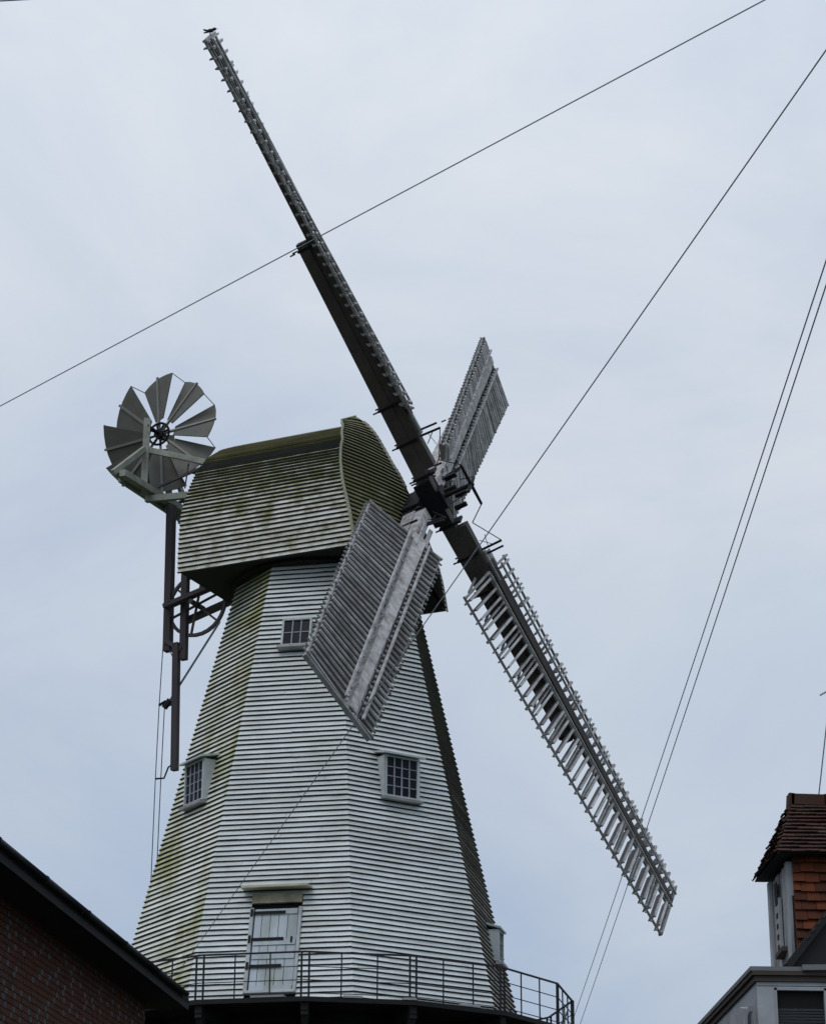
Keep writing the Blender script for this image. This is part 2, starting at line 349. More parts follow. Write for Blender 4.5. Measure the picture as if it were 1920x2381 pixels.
# --- windows
def window(f, sc, zb, zt, hw, cols, rows, vertical, cheek, hood_out, fr=0.045):
    """a casement on tower face f: vertical front (plumb) or laid on the slope"""
    n, t = fdir(f); up = Vector((0, 0, 1)) if vertical else (fpt(f, 0, zt)-fpt(f, 0, zb)).normalized()
    base = fpt(f, sc, zb, 0.03); H = zt-zb if vertical else (fpt(f, 0, zt)-fpt(f, 0, zb)).length
    nn = n if vertical else t.cross(up).normalized()
    if nn.dot(n) < 0: nn = -nn
    def P(s, h, o): return base + t*s + up*h + nn*o
    m = MB(); m.box(P(0, H/2, 0.0), t*hw, up*(H/2), nn*0.012)
    w = m.build('window', 'dark_room', mill)
    for c in range(cols):
        for r in range(rows):
            x0 = -hw + 2*hw*c/cols; x1 = -hw + 2*hw*(c+1)/cols; y0 = H*r/rows; y1 = H*(r+1)/rows
            tilt = nn*random.uniform(-0.006, 0.006)
            m = MB(); m.box(P((x0+x1)/2, (y0+y1)/2, 0.022), t*((x1-x0)/2-0.008)+tilt, up*((y1-y0)/2-0.008), nn*0.004); m.build('pane', 'glass', w)
    for c in range(1, cols):
        m = MB(); x = -hw+2*hw*c/cols; m.beam(P(x, 0, 0.034), P(x, H, 0.034), 0.026, 0.026, nn); m.build('glazing_bar', 'glaze_bar', w)
    for r in range(1, rows):
        m = MB(); y = H*r/rows; m.beam(P(-hw, y, 0.031), P(hw, y, 0.031), 0.018, 0.018, nn); m.build('glazing_bar', 'glaze_bar', w)
    for s in (-1, 1):
        m = MB(); m.beam(P(s*(hw+fr/2), -0.02, 0.03), P(s*(hw+fr/2), H+0.03, 0.03), fr, 0.06, nn); m.build('stile', 'frame_white', w)
    for y in (-fr/2, H+fr/2):
        m = MB(); m.beam(P(-hw-fr, y, 0.033), P(hw+fr, y, 0.033), fr, 0.06, nn); m.build('frame_rail', 'frame_white', w)
    if cheek:
        for s in (-1, 1):
            x = s*(hw+fr+0.012); V = []
            for xx in (x-0.012, x+0.012):
                V += [P(xx, -0.03, 0.05), P(xx, H+0.03, 0.05), fpt(f, sc, zb+H+0.03, -0.05)+t*xx, fpt(f, sc, zb-0.03, -0.05)+t*xx]
            obj('cheek', V, BOXF, 'frame_white', w)
    m = MB(); m.beam(P(-hw-fr-0.06, -fr-0.035, 0.06), P(hw+fr+0.06, -fr-0.035, 0.06), 0.15, 0.055, nn.cross(t)); m.build('sill', 'lath', w)
    if hood_out:
        P_ = [fpt(f, sc-hw-0.13, zt+fr+0.13, -0.03), fpt(f, sc+hw+0.13, zt+fr+0.13, -0.03), P(hw+0.13, H+fr+0.035, hood_out), P(-hw-0.13, H+fr+0.035, hood_out)]
        Q2 = [p - Vector((0, 0, 0.04)) for p in P_]
        obj('hood', P_+Q2, [(0, 3, 2, 1), (4, 5, 6, 7), (0, 1, 5, 4), (1, 2, 6, 5), (2, 3, 7, 6), (3, 0, 4, 7)], 'frame_white', w)
    return w
window(1, -0.065, 17.06, 17.62, 0.275, 3, 2, False, False, 0)
window(2, -0.02, 13.74, 14.52, 0.36, 4, 4, True, True, 0.17)
window(0, -0.04, 13.86, 14.66, 0.36, 4, 4, True, True, 0.17)
window(3, 0.25, 10.82, 11.40, 0.22, 2, 3, True, True, 0.10)

# ------------------------------------------------------------------ cap
AZ = 0.4726; NH = Vector((math.cos(AZ), -math.sin(AZ), 0)); HH = Vector((-math.sin(AZ), -math.cos(AZ), 0))
def K(a, u, z): return NH*a + HH*u + Vector((0, 0, z))
PROF = [(2.34, 19.06), (2.36, 19.5), (2.35, 19.95), (2.32, 20.35), (2.2, 20.75), (1.97, 21.25), (1.7, 21.7), (1.3, 22.15), (0.7, 22.58), (0.25, 22.82), (0.0, 22.91)]
AT = -2.45
RIBT = [(19.06, 1.84), (19.77, 1.717), (19.95, 1.675), (20.3, 1.581), (20.61, 1.474), (20.91, 1.382), (21.18, 1.294), (21.55, 1.188), (21.92, 1.086), (22.55, 0.78), (22.91, 0.50)]
PROWT = [(19.0, 2.36), (20.0, 2.24), (20.8, 2.05), (21.25, 1.86), (21.59, 1.70), (21.82, 1.557), (22.07, 1.43), (22.41, 1.25), (22.6, 1.14), (22.8, 1.0), (23.12, 0.705)]
def rib_a(z): return lerp_table(RIBT, z)
def prow_a(z): return lerp_table(PROWT, z)
# arc-length walk up the side profile
pts = []; acc = 0.0; step = BB
dens = []
for (u, z), (u2, z2) in zip(PROF, PROF[1:]):
    for k in range(40): dens.append((u+(u2-u)*k/40, z+(z2-z)*k/40))
dens.append(PROF[-1]); pts = [dens[0]]; acc = 0
for p, q in zip(dens, dens[1:]):
    acc += math.hypot(q[0]-p[0], q[1]-p[1])
    if acc >= step: pts.append(q); acc -= step
if math.hypot(pts[-1][0], pts[-1][1]-22.91) > 0.04: pts.append(PROF[-1])
def rib_u(z):            # half width of the front arch at height z (it stands a little above the ridge)
    z = z - 0.22*max(0.0, (z-22.0)/1.12)
    for (u, a), (u2, b) in zip(PROF, PROF[1:]):
        if a <= z <= b: return u+(u2-u)*(z-a)/(b-a)
    return 0.0 if z > 22 else PROF[0][0]
# dark body under the boarding
mb = MB(); V = []; nP = len(PROF)
ins = [(max(u-0.075, 0), z-0.07 if z > 21 else z+0.03) for u, z in PROF]
for sgn in (1, -1):
    for (u, z) in ins: V += [K(AT+0.03, sgn*u, z), K(rib_a(z)-0.07, sgn*u, z), K(prow_a(z)-0.12, 0, z)]
F = []
for s in (0, 1):
    o_ = s*nP*3
    for k in range(nP-1):
        a = o_+3*k; b = a+3
        for c in (0, 1): F.append((a+c, a+c+1, b+c+1, b+c) if s == 0 else (a+c, b+c, b+c+1, a+c+1))
F.append(tuple(3*k for k in range(nP)) + tuple(nP*3+3*k for k in range(nP-1, -1, -1)))
F.append((0, 1, 2, nP*3+1, nP*3))
mb.add(V, F); cap = mb.build('cap', 'core', mill)
def cap_side_board(j, sgn, nseg=4):
    (u, z), (u2, z2) = pts[j], pts[j+1]
    d = Vector((u2-u, z2-z)); d.normalize(); nn = Vector((d.y, -d.x))
    Tt = 0.05; V = []; F = []; I = []
    a1, a2 = rib_a(z), rib_a(z2)
    for k in range(nseg+1):
        q = k/nseg; jt = 0 if k in (0, nseg) else rnd.uniform(-0.005, 0.005)
        def X(a_, uu_, zz_): return K(a_, sgn*uu_, zz_)
        b0 = AT + (a1-AT)*q; t0 = AT + (a2-AT)*q
        V += [X(b0, u+d.x*(jt+CH), z+d.y*(jt+CH)), X(t0, u2-nn.x*Tt, z2-nn.y*Tt), X(b0, u-nn.x*(Tt+0.012), z-nn.y*(Tt+0.012)+0.003), X(t0, u2-nn.x*(Tt+0.02), z2-nn.y*(Tt+0.02)), X(b0, u+d.x*jt-nn.x*0.026, z+d.y*jt-nn.y*0.022)]
    F, I = strip(nseg)
    if sgn < 0: F = [tuple(reversed(f)) for f in F]
    return V, F, I
far = MB()
for j in range(len(pts)-1):
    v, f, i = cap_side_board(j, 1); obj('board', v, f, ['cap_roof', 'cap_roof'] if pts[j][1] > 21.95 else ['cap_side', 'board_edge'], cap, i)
    v, f, i = cap_side_board(j, -1, 1); k = len(far.I); far.add(v, f); far.I[k:] = i
# front boards, near half then far half
zf = 19.12; zs_ = []
while zf < 23.0: zs_.append(zf); zf += BB
for j, z in enumerate(zs_):
    z2 = min(z+BB+0.004, 23.1)
    for sgn in (1, -1):
        V = []; F = []; I = []; nseg = 3; Tt = 0.05
        for k in range(nseg+1):
            q = k/nseg
            def Y(zz, out):
                p = K(rib_a(zz) if zz < 22.9 else 0.5+(zz-22.9)*0.9, sgn*rib_u(zz), zz); r = K(prow_a(zz), 0, zz)
                dd = (r-p); nrm = Vector((dd.y, -dd.x, 0)); 
                if nrm.length < 1e-5: nrm = NH.copy()
                nrm.normalize()
                if nrm.dot(NH) < 0: nrm = -nrm
                bul = 0.05*math.sin(math.pi*q)
                return p + dd*q + nrm*(out+bul)
            jt = 0 if k in (0, nseg) else rnd.uniform(-0.006, 0.006)
            V += [Y(z+jt+CH, 0), Y(z2, -Tt), Y(z+0.004, -Tt-0.012), Y(z2, -Tt-0.02), Y(z+jt, -0.026)]
        F, I = strip(nseg)
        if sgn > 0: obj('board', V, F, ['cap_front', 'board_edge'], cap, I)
        else:
            F = [tuple(reversed(f)) for f in F]; k = len(far.I); far.add(V, F); far.I[k:] = [2 if q == 0 else 1 for q in I]
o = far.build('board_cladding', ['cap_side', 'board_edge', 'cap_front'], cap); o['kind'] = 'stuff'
# arched trim along the front edge, both sides, and the ridge capping
for sgn in (1, -1):
    m = MB(); zz = [19.06+0.16*k for k in range(25)] + [23.1]
    path = [K((rib_a(z) if z < 22.9 else 0.5+(z-22.9)*0.9)+0.0, sgn*(rib_u(z)+0.015), z) for z in zz if z <= 23.1]
    for p, q in zip(path, path[1:]): m.beam(p, q, 0.03, 0.04, HH)
    m.build('edge_trim', 'cap_trim', cap)
m = MB(); m.beam(K(AT-0.02, 0, 22.90), K(0.55, 0, 22.91), 0.12, 0.04); m.build('ridge_board', 'board_dark', cap)
m = MB()
for z, z2 in zip(zs_, zs_[1:]):
    if z > 21.2: m.beam(K(prow_a(z)+0.012, 0, z), K(prow_a(z2)+0.0, 0, z2), 0.06, 0.05, NH)
m.build('prow_trim', 'board_dark', cap)
# curb ring under the cap and petticoat at the far front corner
m = MB()
for c in range(24):
    a = 2*math.pi*c/24; b = 2*math.pi*(c+1)/24; m.beam((2.02*math.cos(a), 2.02*math.sin(a), 19.08), (2.02*math.cos(b), 2.02*math.sin(b), 19.08), 0.16, 0.14)
m.build('curb', 'tar', cap)

# ------------------------------------------------------------------ rotor : windshaft, stocks, sails
TI, RO, LL, OFF = 0.27097, 0.81843, 10.99, 0.44
NN = Vector((math.cos(AZ)*math.cos(TI), -math.sin(AZ)*math.cos(TI), math.sin(TI)))
VV = NN.cross(HH)
if VV.z < 0: VV = -VV
CC = Vector((0, 0, 20.0555)) + NN*3.084
def frame(i):
    a = RO + i*math.pi/2
    return (CC - (NN*OFF if i % 2 else NN*0)), HH*math.cos(a)+VV*math.sin(a), -HH*math.sin(a)+VV*math.cos(a)
m = MB(); m.tube([CC-NN*3.4, CC-NN*1.2, CC-NN*1.0], 0.27, 12); m.build('windshaft', 'iron', mill, True)
# cast iron canister (poll end) holding the two stocks
m = MB(); e0 = frame(0)[1]; e1 = frame(1)[1]
for s_, w in ((-0.42, 0.30), (-0.80, 0.30)):
    ea, eb = (e0, e1) if s_ > -0.5 else (e1, e0)
    for sg in (-1, 1):
        m.box(CC+NN*s_+eb*(sg*0.21), ea*0.52, eb*0.035, NN*0.2); 
m.box(CC-NN*1.02, e0*0.26, e1*0.26, NN*0.12); m.box(CC-NN*0.18, e0*0.22, e1*0.22, NN*0.05)
m.build('canister', 'iron', mill)
def stock(i, depth, matn):
    c, er, et = frame(i); c = CC - NN*depth
    m = MB()
    for sg in (-1, 1): m.beam(c, c+er*(6.35*sg)+NN*0.10, 0.31, 0.31, NN, 0.24, 0.24)
    o = m.build('stock', matn, mill)
    for r in (-6.2, -2.35, -1.45, -0.62, 0.62, 1.45, 2.35, 6.2):
        w = 0.33 - 0.016*abs(r)
        m = MB(); m.box(c+er*r+NN*(0.06+0.016*abs(r)), er*0.028, et*(w/2+0.012), NN*(w/2+0.10))
        for sg in (-1, 1): m.beam(c+er*r+et*(sg*(w/2+0.01))-NN*(w/2+0.0), c+er*r+et*(sg*(w/2+0.01))-NN*(w/2+0.12), 0.03, 0.03, er)
        m.build('iron_strap', 'iron', o)
    return o
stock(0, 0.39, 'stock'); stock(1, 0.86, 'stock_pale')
R0, R1, NB = 2.35, LL-0.05, 12
HEEL = (2.2, 2.1, 1.95, 2.55)
WIDE, NARROW = 1.27, 0.60
def beta(r): return R_(-23.5 + 15.5*(r-R0)/(R1-R0))
OPEN = R_(-70)
shutter_mesh = {}
sail_names = 'upper left', 'upper right', 'lower right', 'lower left'
for i in range(4):
    c, er, et = frame(i); R0 = HEEL[i]
    def tdir(r): b = beta(r); return et*math.cos(b)+NN*math.sin(b), -et*math.sin(b)+NN*math.cos(b)
    pale = (i % 2 == 1)
    m = MB()
    m.beam(c+er*0.75-NN*0.12, c+er*6.0-NN*0.08, 0.27, 0.25, NN, 0.18, 0.16); m.beam(c+er*6.0-NN*0.08, c+er*LL-NN*0.02, 0.18, 0.16, NN, 0.10, 0.10)
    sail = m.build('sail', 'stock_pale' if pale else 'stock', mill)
    pt = (R1-R0)/NB
    # sail bars through the whip
    for k in range(NB+1):
        r = R0+k*pt; t, nn = tdir(r); m = MB()
        m.beam(c+er*r+t*(WIDE+0.05)+nn*0.06, c+er*r+t*0.13+nn*0.02, 0.04, 0.055, nn); m.build('sail_bar', 'sail_paint', sail)
        m = MB(); m.beam(c+er*r-t*(NARROW+0.05)+nn*0.06, c+er*r-t*0.13+nn*0.02, 0.04, 0.055, nn); m.build('sail_bar', 'sail_paint', sail)
        if k == NB:
            m = MB(); m.beam(c+er*(r+0.05)+t*(WIDE+0.03), c+er*(r+0.05)-t*(NARROW+0.03), 0.05, 0.09, nn); m.build('end_bar', 'lath', sail)
        if r < 5.4:                              # back stay from the whip to the driving side
            m = MB(); m.beam(c+er*(r)+t*(WIDE*0.82)-nn*0.02, c+er*(r+0.0)+t*0.1-NN*0.33, 0.035, 0.05, er); m.build('back_stay', 'lath', sail)
    # planking over the front of the whip, in the shade-darkened colour on one pair
    m = MB(); q = 6
    for k in range(q):
        ra = R0-0.2+(R1-R0+0.2)*k/q; rb = R0-0.2+(R1-R0+0.2)*(k+1)/q; w0_ = 0.29 if pale else 0.24; wa = w0_-0.10*k/q; wb = w0_-0.10*(k+1)/q
        m.beam(c+er*ra+NN*0.075, c+er*rb+NN*0.075, wa, 0.03, tdir((ra+rb)/2)[1], wb, 0.03)
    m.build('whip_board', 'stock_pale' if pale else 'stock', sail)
    # hemlaths and uplongs
    for side, w in ((1, WIDE), (-1, NARROW), (1, 0.17), (-1, 0.17)):
        m = MB(); q = 6
        for k in range(q):
            ra = R0-0.03+(R1-R0+0.06)*k/q; rb = R0-0.03+(R1-R0+0.06)*(k+1)/q
            ta = tdir(ra)[0]; tb = tdir(rb)[0]
            m.beam(c+er*ra+ta*(side*w), c+er*rb+tb*(side*w), 0.045, 0.05, NN)
        m.build('hemlath' if w > 0.3 else 'uplong', 'lath', sail)
    # shutters, three to a bay on each side of the whip
    for k in range(NB*3):
        r = R0+(k+0.5)*pt/3
        t, nn = tdir(r)
        op = OPEN + rnd.gauss(0, 0.085)
        ch = er*math.cos(op)+nn*math.sin(op); sn = t.cross(ch).normalized()
        for side, w in ((1, WIDE), (-1, NARROW)):
            s0 = 0.19; mid = c+er*r+t*(side*(s0+w)/2) + nn*0.0
            hw = (w-s0)/2-0.015; hc = pt/3*0.48
            V = []
            for e in (-1, 1):
                for sa, sb in ((-1, -1), (1, -1), (1, 1), (-1, 1)): V.append(mid + t*(hw*sa) + ch*(hc*sb) + sn*(0.012*e))
            mm = MB(); mm.add(V, BOXF); mm.I = [0, 0, 1, 0, 1, 0]
            mm.box(mid - ch*(hc-0.018), t*(hw+0.004), ch*0.021, sn*0.027, 1)
            mm.build('shutter', ['shutter', 'shutter_edge'], sail)
    # pivot pins standing out along both hemlaths, and shutter bar that works them
    for side, w in ((1, WIDE), (-1, NARROW)):
        m = MB()
        for k in range(NB*3):
            r = R0+(k+0.5)*pt/3; t, nn = tdir(r)
            m.beam(c+er*r+t*(side*w), c+er*r+t*(side*(w+0.10)), 0.03, 0.035, nn)
        o = m.build('pivot_pin', 'lath', sail); o['kind'] = 'stuff'
        m = MB(); q = 6
        for k in range(q):
            ra = R0+(R1-R0)*k/q; rb = R0+(R1-R0)*(k+1)/q
            m.beam(c+er*ra+tdir(ra)[0]*(side*0.26)+tdir(ra)[1]*0.13, c+er*rb+tdir(rb)[0]*(side*0.26)+tdir(rb)[1]*0.13, 0.04, 0.045, NN)
        m.build('shutter_bar', 'sail_paint', sail)
    # leader board closing the inner end beside the whip
    m = MB(); t, nn = tdir(R0); m.beam(c+er*1.55-t*0.18+NN*0.03, c+er*R0-t*0.18+NN*0.03, 0.10, 0.03, nn); m.beam(c+er*1.5+et*0.0+NN*0.06, c+er*(R0+0.3)+NN*0.06, 0.12, 0.05, NN); m.build('leader_board', 'sail_paint', sail)
    # iron bell crank bracket and stays near the heel
    m = MB(); a0 = c+er*1.45+NN*0.02; 
    m.beam(a0, a0+NN*0.48-et*0.06, 0.04, 0.045, er); m.beam(a0+er*0.13, a0+er*0.13+NN*0.46-et*0.06, 0.036, 0.04, er)
    m.tube([a0+NN*0.48-et*0.06, c+er*0.80+NN*0.12], 0.011, 5); m.tube([a0+NN*0.05, a0+NN*0.48-et*0.06], 0.012, 4)
    m.tube([a0+NN*0.30, a0-er*0.22+NN*0.05], 0.010, 4); m.tube([a0+NN*0.16, a0-er*0.3+NN*0.22], 0.008, 4)
    m.build('crank_bracket', 'iron_blue', sail)
# striking spider in front of the canister
m = MB()
m.tube([CC-NN*0.2, CC+NN*0.56], 0.05, 8)
for i in range(4):
    c, er, et = frame(i); m.beam(CC+NN*0.5, CC+er*0.5+NN*0.5, 0.07, 0.06, NN, 0.05, 0.05); m.tube([CC+er*0.5+NN*0.5, CC+er*0.8+NN*0.12], 0.012, 5)
    d2 = (er+et).normalized(); m.box(CC+er*0.3+et*0.18+NN*0.12, er*0.05, et*0.04, NN*0.14)
m.build('spider', 'iron', mill)
# lead flashing on the upper sail's tip and the bird perched there
c, er, et = frame(0)
tip = c+er*(LL+0.02)

# ------------------------------------------------------------------ fantail
FC = K(-4.47, 0, 23.59)
def wh(r, a, u=0.0): return FC + (NH*math.cos(a)+Vector((0, 0, 1))*math.sin(a))*r + HH*u
m = MB(); m.tube([FC-HH*0.6, FC+HH*0.6], 0.045, 8); m.tube([FC-HH*0.10, FC+HH*0.10], 0.12, 10)
ringp = [wh(0.27, 2*math.pi*k/20, 0.06) for k in range(21)]
m.tube(ringp, 0.03, 5)
for k in range(8):
    a = 2*math.pi*k/8+0.3; m.beam(FC+HH*0.06, wh(0.27, a, 0.06), 0.03, 0.03, HH)
fan = m.build('fantail', 'iron', mill)
PITCH = R_(-25)
for k in range(8):
    a = R_(5 + 45*k); rad = (NH*math.cos(a)+Vector((0, 0, 1))*math.sin(a)); tan = (-NH*math.sin(a)+Vector((0, 0, 1))*math.cos(a))
    ch = tan*math.cos(PITCH)+HH*math.sin(PITCH); nn = rad.cross(ch)
    outl = [(0.38, -0.15), (1.38, -0.58), (1.43, -0.36), (1.46, -0.12), (1.46, 0.12), (1.42, 0.36), (1.35, 0.57), (0.38, 0.15)]
    V = []
    for e in (-0.012, 0.012): V += [FC+rad*r+ch*s+nn*e for r, s in outl]
    q = len(outl); F = [tuple(range(q-1, -1, -1)), tuple(range(q, 2*q))] + [(j, (j+1) % q, q+(j+1) % q, q+j) for j in range(q)]
    v = obj('vane', V, F, 'vane', fan)
    m = MB(); m.beam(FC+rad*0.12+nn*0.02, FC+rad*1.5+nn*0.02, 0.055, 0.05, nn); m.build('vane_stock', 'vane_spar', fan)
    b = R_(5+45*(k+1)); rad2 = (NH*math.cos(b)+Vector((0, 0, 1))*math.sin(b)); tan2 = (-NH*math.sin(b)+Vector((0, 0, 1))*math.cos(b)); ch2 = tan2*math.cos(PITCH)+HH*math.sin(PITCH)
    m = MB(); m.tube([FC+rad*1.34+ch*0.565, FC+rad2*1.37-ch2*0.575], 0.012, 4); m.build('tie_rod', 'iron', fan)
m = MB()
for u in (-0.75, 0.75): m.beam(K(-2.3, u, 21.50), K(-4.3, u, 21.66), 0.12, 0.15)
frame_o = m.build('fan_stage', 'fan_timber', mill)
def fan_part(name, p, q, w, h, mt='fan_timber', up=(0, 0, 1)):
    m = MB(); m.beam(p, q, w, h, up); return m.build(name, mt, frame_o)
fan_part('cross_beam', K(-4.15, 2.05, 21.80), K(-4.2, -2.0, 21.95), 0.15, 0.15)
fan_part('cross_beam', K(-4.62, 1.4, 21.95), K(-4.62, -1.4, 21.95), 0.09, 0.10)
fan_part('platform', K(-4.45, 1.75, 21.98), K(-4.45, -1.75, 22.05), 0.34, 0.035)
for u in (-1, 1):
    fan_part('bearing_post', K(-4.5, 0.55*u, 23.78), K(-4.5, 0.55*u, 21.85), 0.13, 0.15)
    fan_part('raking_strut', K(-4.5, 0.62*u, 23.0), K(-4.5, 1.9*u, 21.92), 0.09, 0.12)
    fan_part('raking_strut', K(-4.5, 0.58*u, 22.85), K(-4.6, 0.1*u, 22.0), 0.05, 0.07, 'post')
    fan_part('tail_brace', K(-4.5, 0.5*u, 23.02), K(-2.35, 0.62*u, 22.2), 0.10, 0.13)
    fan_part('tail_brace', K(-4.3, 0.5*u, 22.0), K(-2.4, 0.7*u, 22.35), 0.05, 0.06, 'post')
for u in (-0.9, -0.3, 0.3, 0.9): fan_part('ladder_bar', K(-3.2, u, 21.7), K(-3.4, u*0.5, 22.5), 0.03, 0.03, 'iron_blue')

# ------------------------------------------------------------------ hanging posts, chain wheel and striking rope at the tail
gear = fan_part('hanger_post', K(-4.08, 0, 21.75), K(-4.0, 0, 18.19), 0.17, 0.18, 'post', HH)
gear2 = fan_part('hanger_post', K(-3.64, 0.02, 21.6), K(-3.57, 0.02, 17.93), 0.15, 0.15, 'post', HH)
fan_part('lower_post', K(-3.72, 0.1, 18.32), K(-3.63, 0.1, 15.36), 0.14, 0.14, 'post', HH)
fan_part('cross_piece', K(-4.03, 0.05, 18.42), K(-3.6, 0.05, 18.16), 0.10, 0.15, 'post', HH)
fan_part('wheel_bearer', K(-4.0, 0.22, 19.18), K(-2.3, 0.22, 19.62), 0.10, 0.20, 'post', HH)
fan_part('wheel_bearer', K(-3.75, -0.22, 18.92), K(-2.2, -0.22, 19.35), 0.10, 0.20, 'post', HH)
WC = K(-3.29, 0.0, 19.2)
m = MB(); ring = [WC + (NH*math.cos(2*math.pi*k/28)+Vector((0, 0, 1))*math.sin(2*math.pi*k/28))*0.72 for k in range(29)]
for p, q in zip(ring, ring[1:]): m.beam(p, q, 0.075, 0.06, HH)
for k in range(6):
    a = 2*math.pi*k/6+0.35; d = NH*math.cos(a)+Vector((0, 0, 1))*math.sin(a); m.beam(WC, WC+d*0.70, 0.045, 0.045, HH)
m.tube([WC-HH*0.3, WC+HH*0.3], 0.06, 8)
m.build('chain_wheel', 'post', frame_o)
fan_part('guy_rod', K(-3.92, 0, 16.98), K(-2.68, 0, 18.72), 0.035, 0.035, 'rope')
fan_part('guy_rod', K(-3.95, 0.05, 18.25), K(-3.72, 0.05, 17.8), 0.02, 0.02, 'rope')
m = MB(); m.tube([K(-4.13, 0.05, 16.93), K(-3.98, 0.05, 17.0), K(-3.9, 0.05, 16.9), K(-3.66, 0.05, 16.95)], 0.035, 6); m.beam(K(-4.0, 0.05, 16.85), K(-3.85, 0.05, 17.02), 0.1, 0.1); m.build('rope_guide', 'iron', frame_o)
m = MB(); m.tube([K(-4.14, 0.05, 15.24), K(-3.92, 0.05, 15.23), K(-3.82, 0.05, 15.47), K(-3.66, 0.05, 15.55)], 0.022, 6); m.build('rope_guide', 'iron', frame_o)
m = MB(); m.tube([K(-4.08, 0.05, 19.3), K(-4.13, 0.05, 16.9), K(-4.14, 0.05, 15.2), K(-4.12, 0.05, 9.4)], 0.012, 5); m.build('striking_rope', 'rope', frame_o)
m = MB(); m.tube([K(-3.99, 0.05, 16.85), K(-4.0, 0.05, 15.2), K(-4.0, 0.05, 9.4)], 0.012, 5); m.build('striking_rope', 'rope', frame_o)

# ------------------------------------------------------------------ bird on the tip of the highest sail
def ball(mb, c, ax, ay, az_, n=8, k=6, i=0):
    V = []; F = []
    for a in range(1, k):
        t = math.pi*a/k
        for b in range(n):
            p = 2*math.pi*b/n; V.append(c + ax*math.cos(t) + ay*(math.sin(t)*math.cos(p)) + az_*(math.sin(t)*math.sin(p)))
    top = len(V); V.append(c+ax); V.append(c-ax)
    for a in range(k-2):
        for b in range(n): F.append((a*n+b, a*n+(b+1) % n, (a+1)*n+(b+1) % n, (a+1)*n+b))
    for b in range(n): F.append((top, (b+1) % n, b)); F.append((top+1, (k-2)*n+b, (k-2)*n+(b+1) % n))
    mb.add(V, F, i)
bt = tip + Vector((0.06, 0, 0.04)) 
X_ = RT.copy(); Y_ = Vector((0, 1, 0)); Z_ = Vector((0, 0, 1))
fx = (X_*0.9 - Y_*0.3).normalized(); sy_ = fx.cross(Z_).normalized()
bc = bt + Z_*0.13
m = MB()
ball(m, bc, fx*0.085, sy_*0.04, Z_*0.045)                      # body
ball(m, bc+fx*0.085+Z_*0.02, fx*0.045, sy_*0.034, Z_*0.036)    # head
m.add([bc+fx*0.12+Z_*0.03, bc+fx*0.12+Z_*0.005, bc+fx*0.12+sy_*0.012+Z_*0.016, bc+fx*0.12-sy_*0.012+Z_*0.016, bc+fx*0.175+Z_*0.008], [(0, 2, 4), (2, 1, 4), (1, 3, 4), (3, 0, 4)])
m.beam(bc-fx*0.06+Z_*0.01, bc-fx*0.155+Z_*0.045, 0.05, 0.018, Z_, 0.07, 0.01); m.beam(bc-fx*0.05-Z_*0.02, bc-fx*0.15-Z_*0.03, 0.05, 0.015, Z_, 0.03, 0.008)
for s in (-1, 1): m.tube([bc-Z_*0.04+sy_*0.018*s, bc-Z_*0.10+sy_*0.018*s-fx*0.01, bc-Z_*0.135+sy_*0.018*s+fx*0.03], 0.007, 5)
tag(m.build('bird', 'bird', None, True), 'small black bird perched on the tip of the highest windmill sail', 'bird')

# ------------------------------------------------------------------ brick building with a deep eave (stands in front of the mill's left flank)
LD = Vector((math.sin(R_(9.6)), math.cos(R_(9.6)), 0)); LN = Vector((LD.y, -LD.x, 0))
LX = on_plane(0, 1955, (0, 1, 0), CAM.y+24); LX.z = 0
def LB(al, off, z): return LX + LD*al + LN*off + Vector((0, 0, z))
ZE = 7.32
lb = thing('brick_house', 'dark red brick building with deep black eave and gutter, in front of the windmill', 'building', tuple(LB(2, -3, 0)))
A0, A1, WO = -7.0, 8.55, -0.5
m = MB(); m.add([LB(A0, WO, 0), LB(A1, WO, 0), LB(A1, WO-6, 0), LB(A0, WO-6, 0), LB(A0, WO, 7.25), LB(A1, WO, 7.25), LB(A1, WO-6, 7.25), LB(A0, WO-6, 7.25), LB(A0, WO-3, 9.6), LB(A1, WO-3, 9.6)],
      [(0, 1, 5, 4), (1, 2, 6, 9, 5), (2, 3, 7, 6), (3, 0, 4, 8, 7), (4, 5, 9, 8), (6, 7, 8, 9)])
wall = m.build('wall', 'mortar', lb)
# Flemish bond, bricks proud of the mortar; the largest 300 in view singly, the rest joined
bricks = []
for cs in range(0, 97):
    z = 7.18 - cs*0.075
    al = A0 + (0.085 if cs % 2 else 0.0); k = 0
    while al < A1-0.02:
        l = 0.215 if k % 2 == 0 else 0.1025
        bricks.append((al, min(al+l, A1), z, 1 if (k % 2 and random.random() < 0.5) else 0)); al += l+0.010; k += 1
def vis(b):
    return -0.6 < b[0] < 8.3 and 5.75 < b[2]+0.0 and (b[2] > 5.55 + (b[0])*0.10)
inview = [b for b in bricks if vis(b)]
inview.sort(key=lambda b: b[0] + 1.2*abs(b[2]-6.2)); single = set(id(b) for b in inview[:300])
mesh_c = {}
restb = MB()
for b in bricks:
    al, al2, z, hd = b; out = random.uniform(0.006, 0.014)
    c = LB((al+al2)/2, WO+out/2, z)
    if id(b) in single:
        key = (hd, round(al2-al, 3))
        if key not in mesh_c:
            mm = MB(); mm.box(Vector((0, 0, 0)), LD*((al2-al)/2), LN*0.010, Vector((0, 0, 0.0325)))
            o = mm.build('brick', 'brick_grey' if hd else 'brick', None); mesh_c[key] = o.data; o.parent = wall; 
        else:
            o = bpy.data.objects.new('brick', mesh_c[key]); col.objects.link(o); o.parent = wall
        o.location = c - ORG[lb.name]
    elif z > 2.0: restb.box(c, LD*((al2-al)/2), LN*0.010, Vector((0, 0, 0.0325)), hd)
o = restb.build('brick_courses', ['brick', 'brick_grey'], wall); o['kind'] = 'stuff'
m = MB(); AE = 9.06
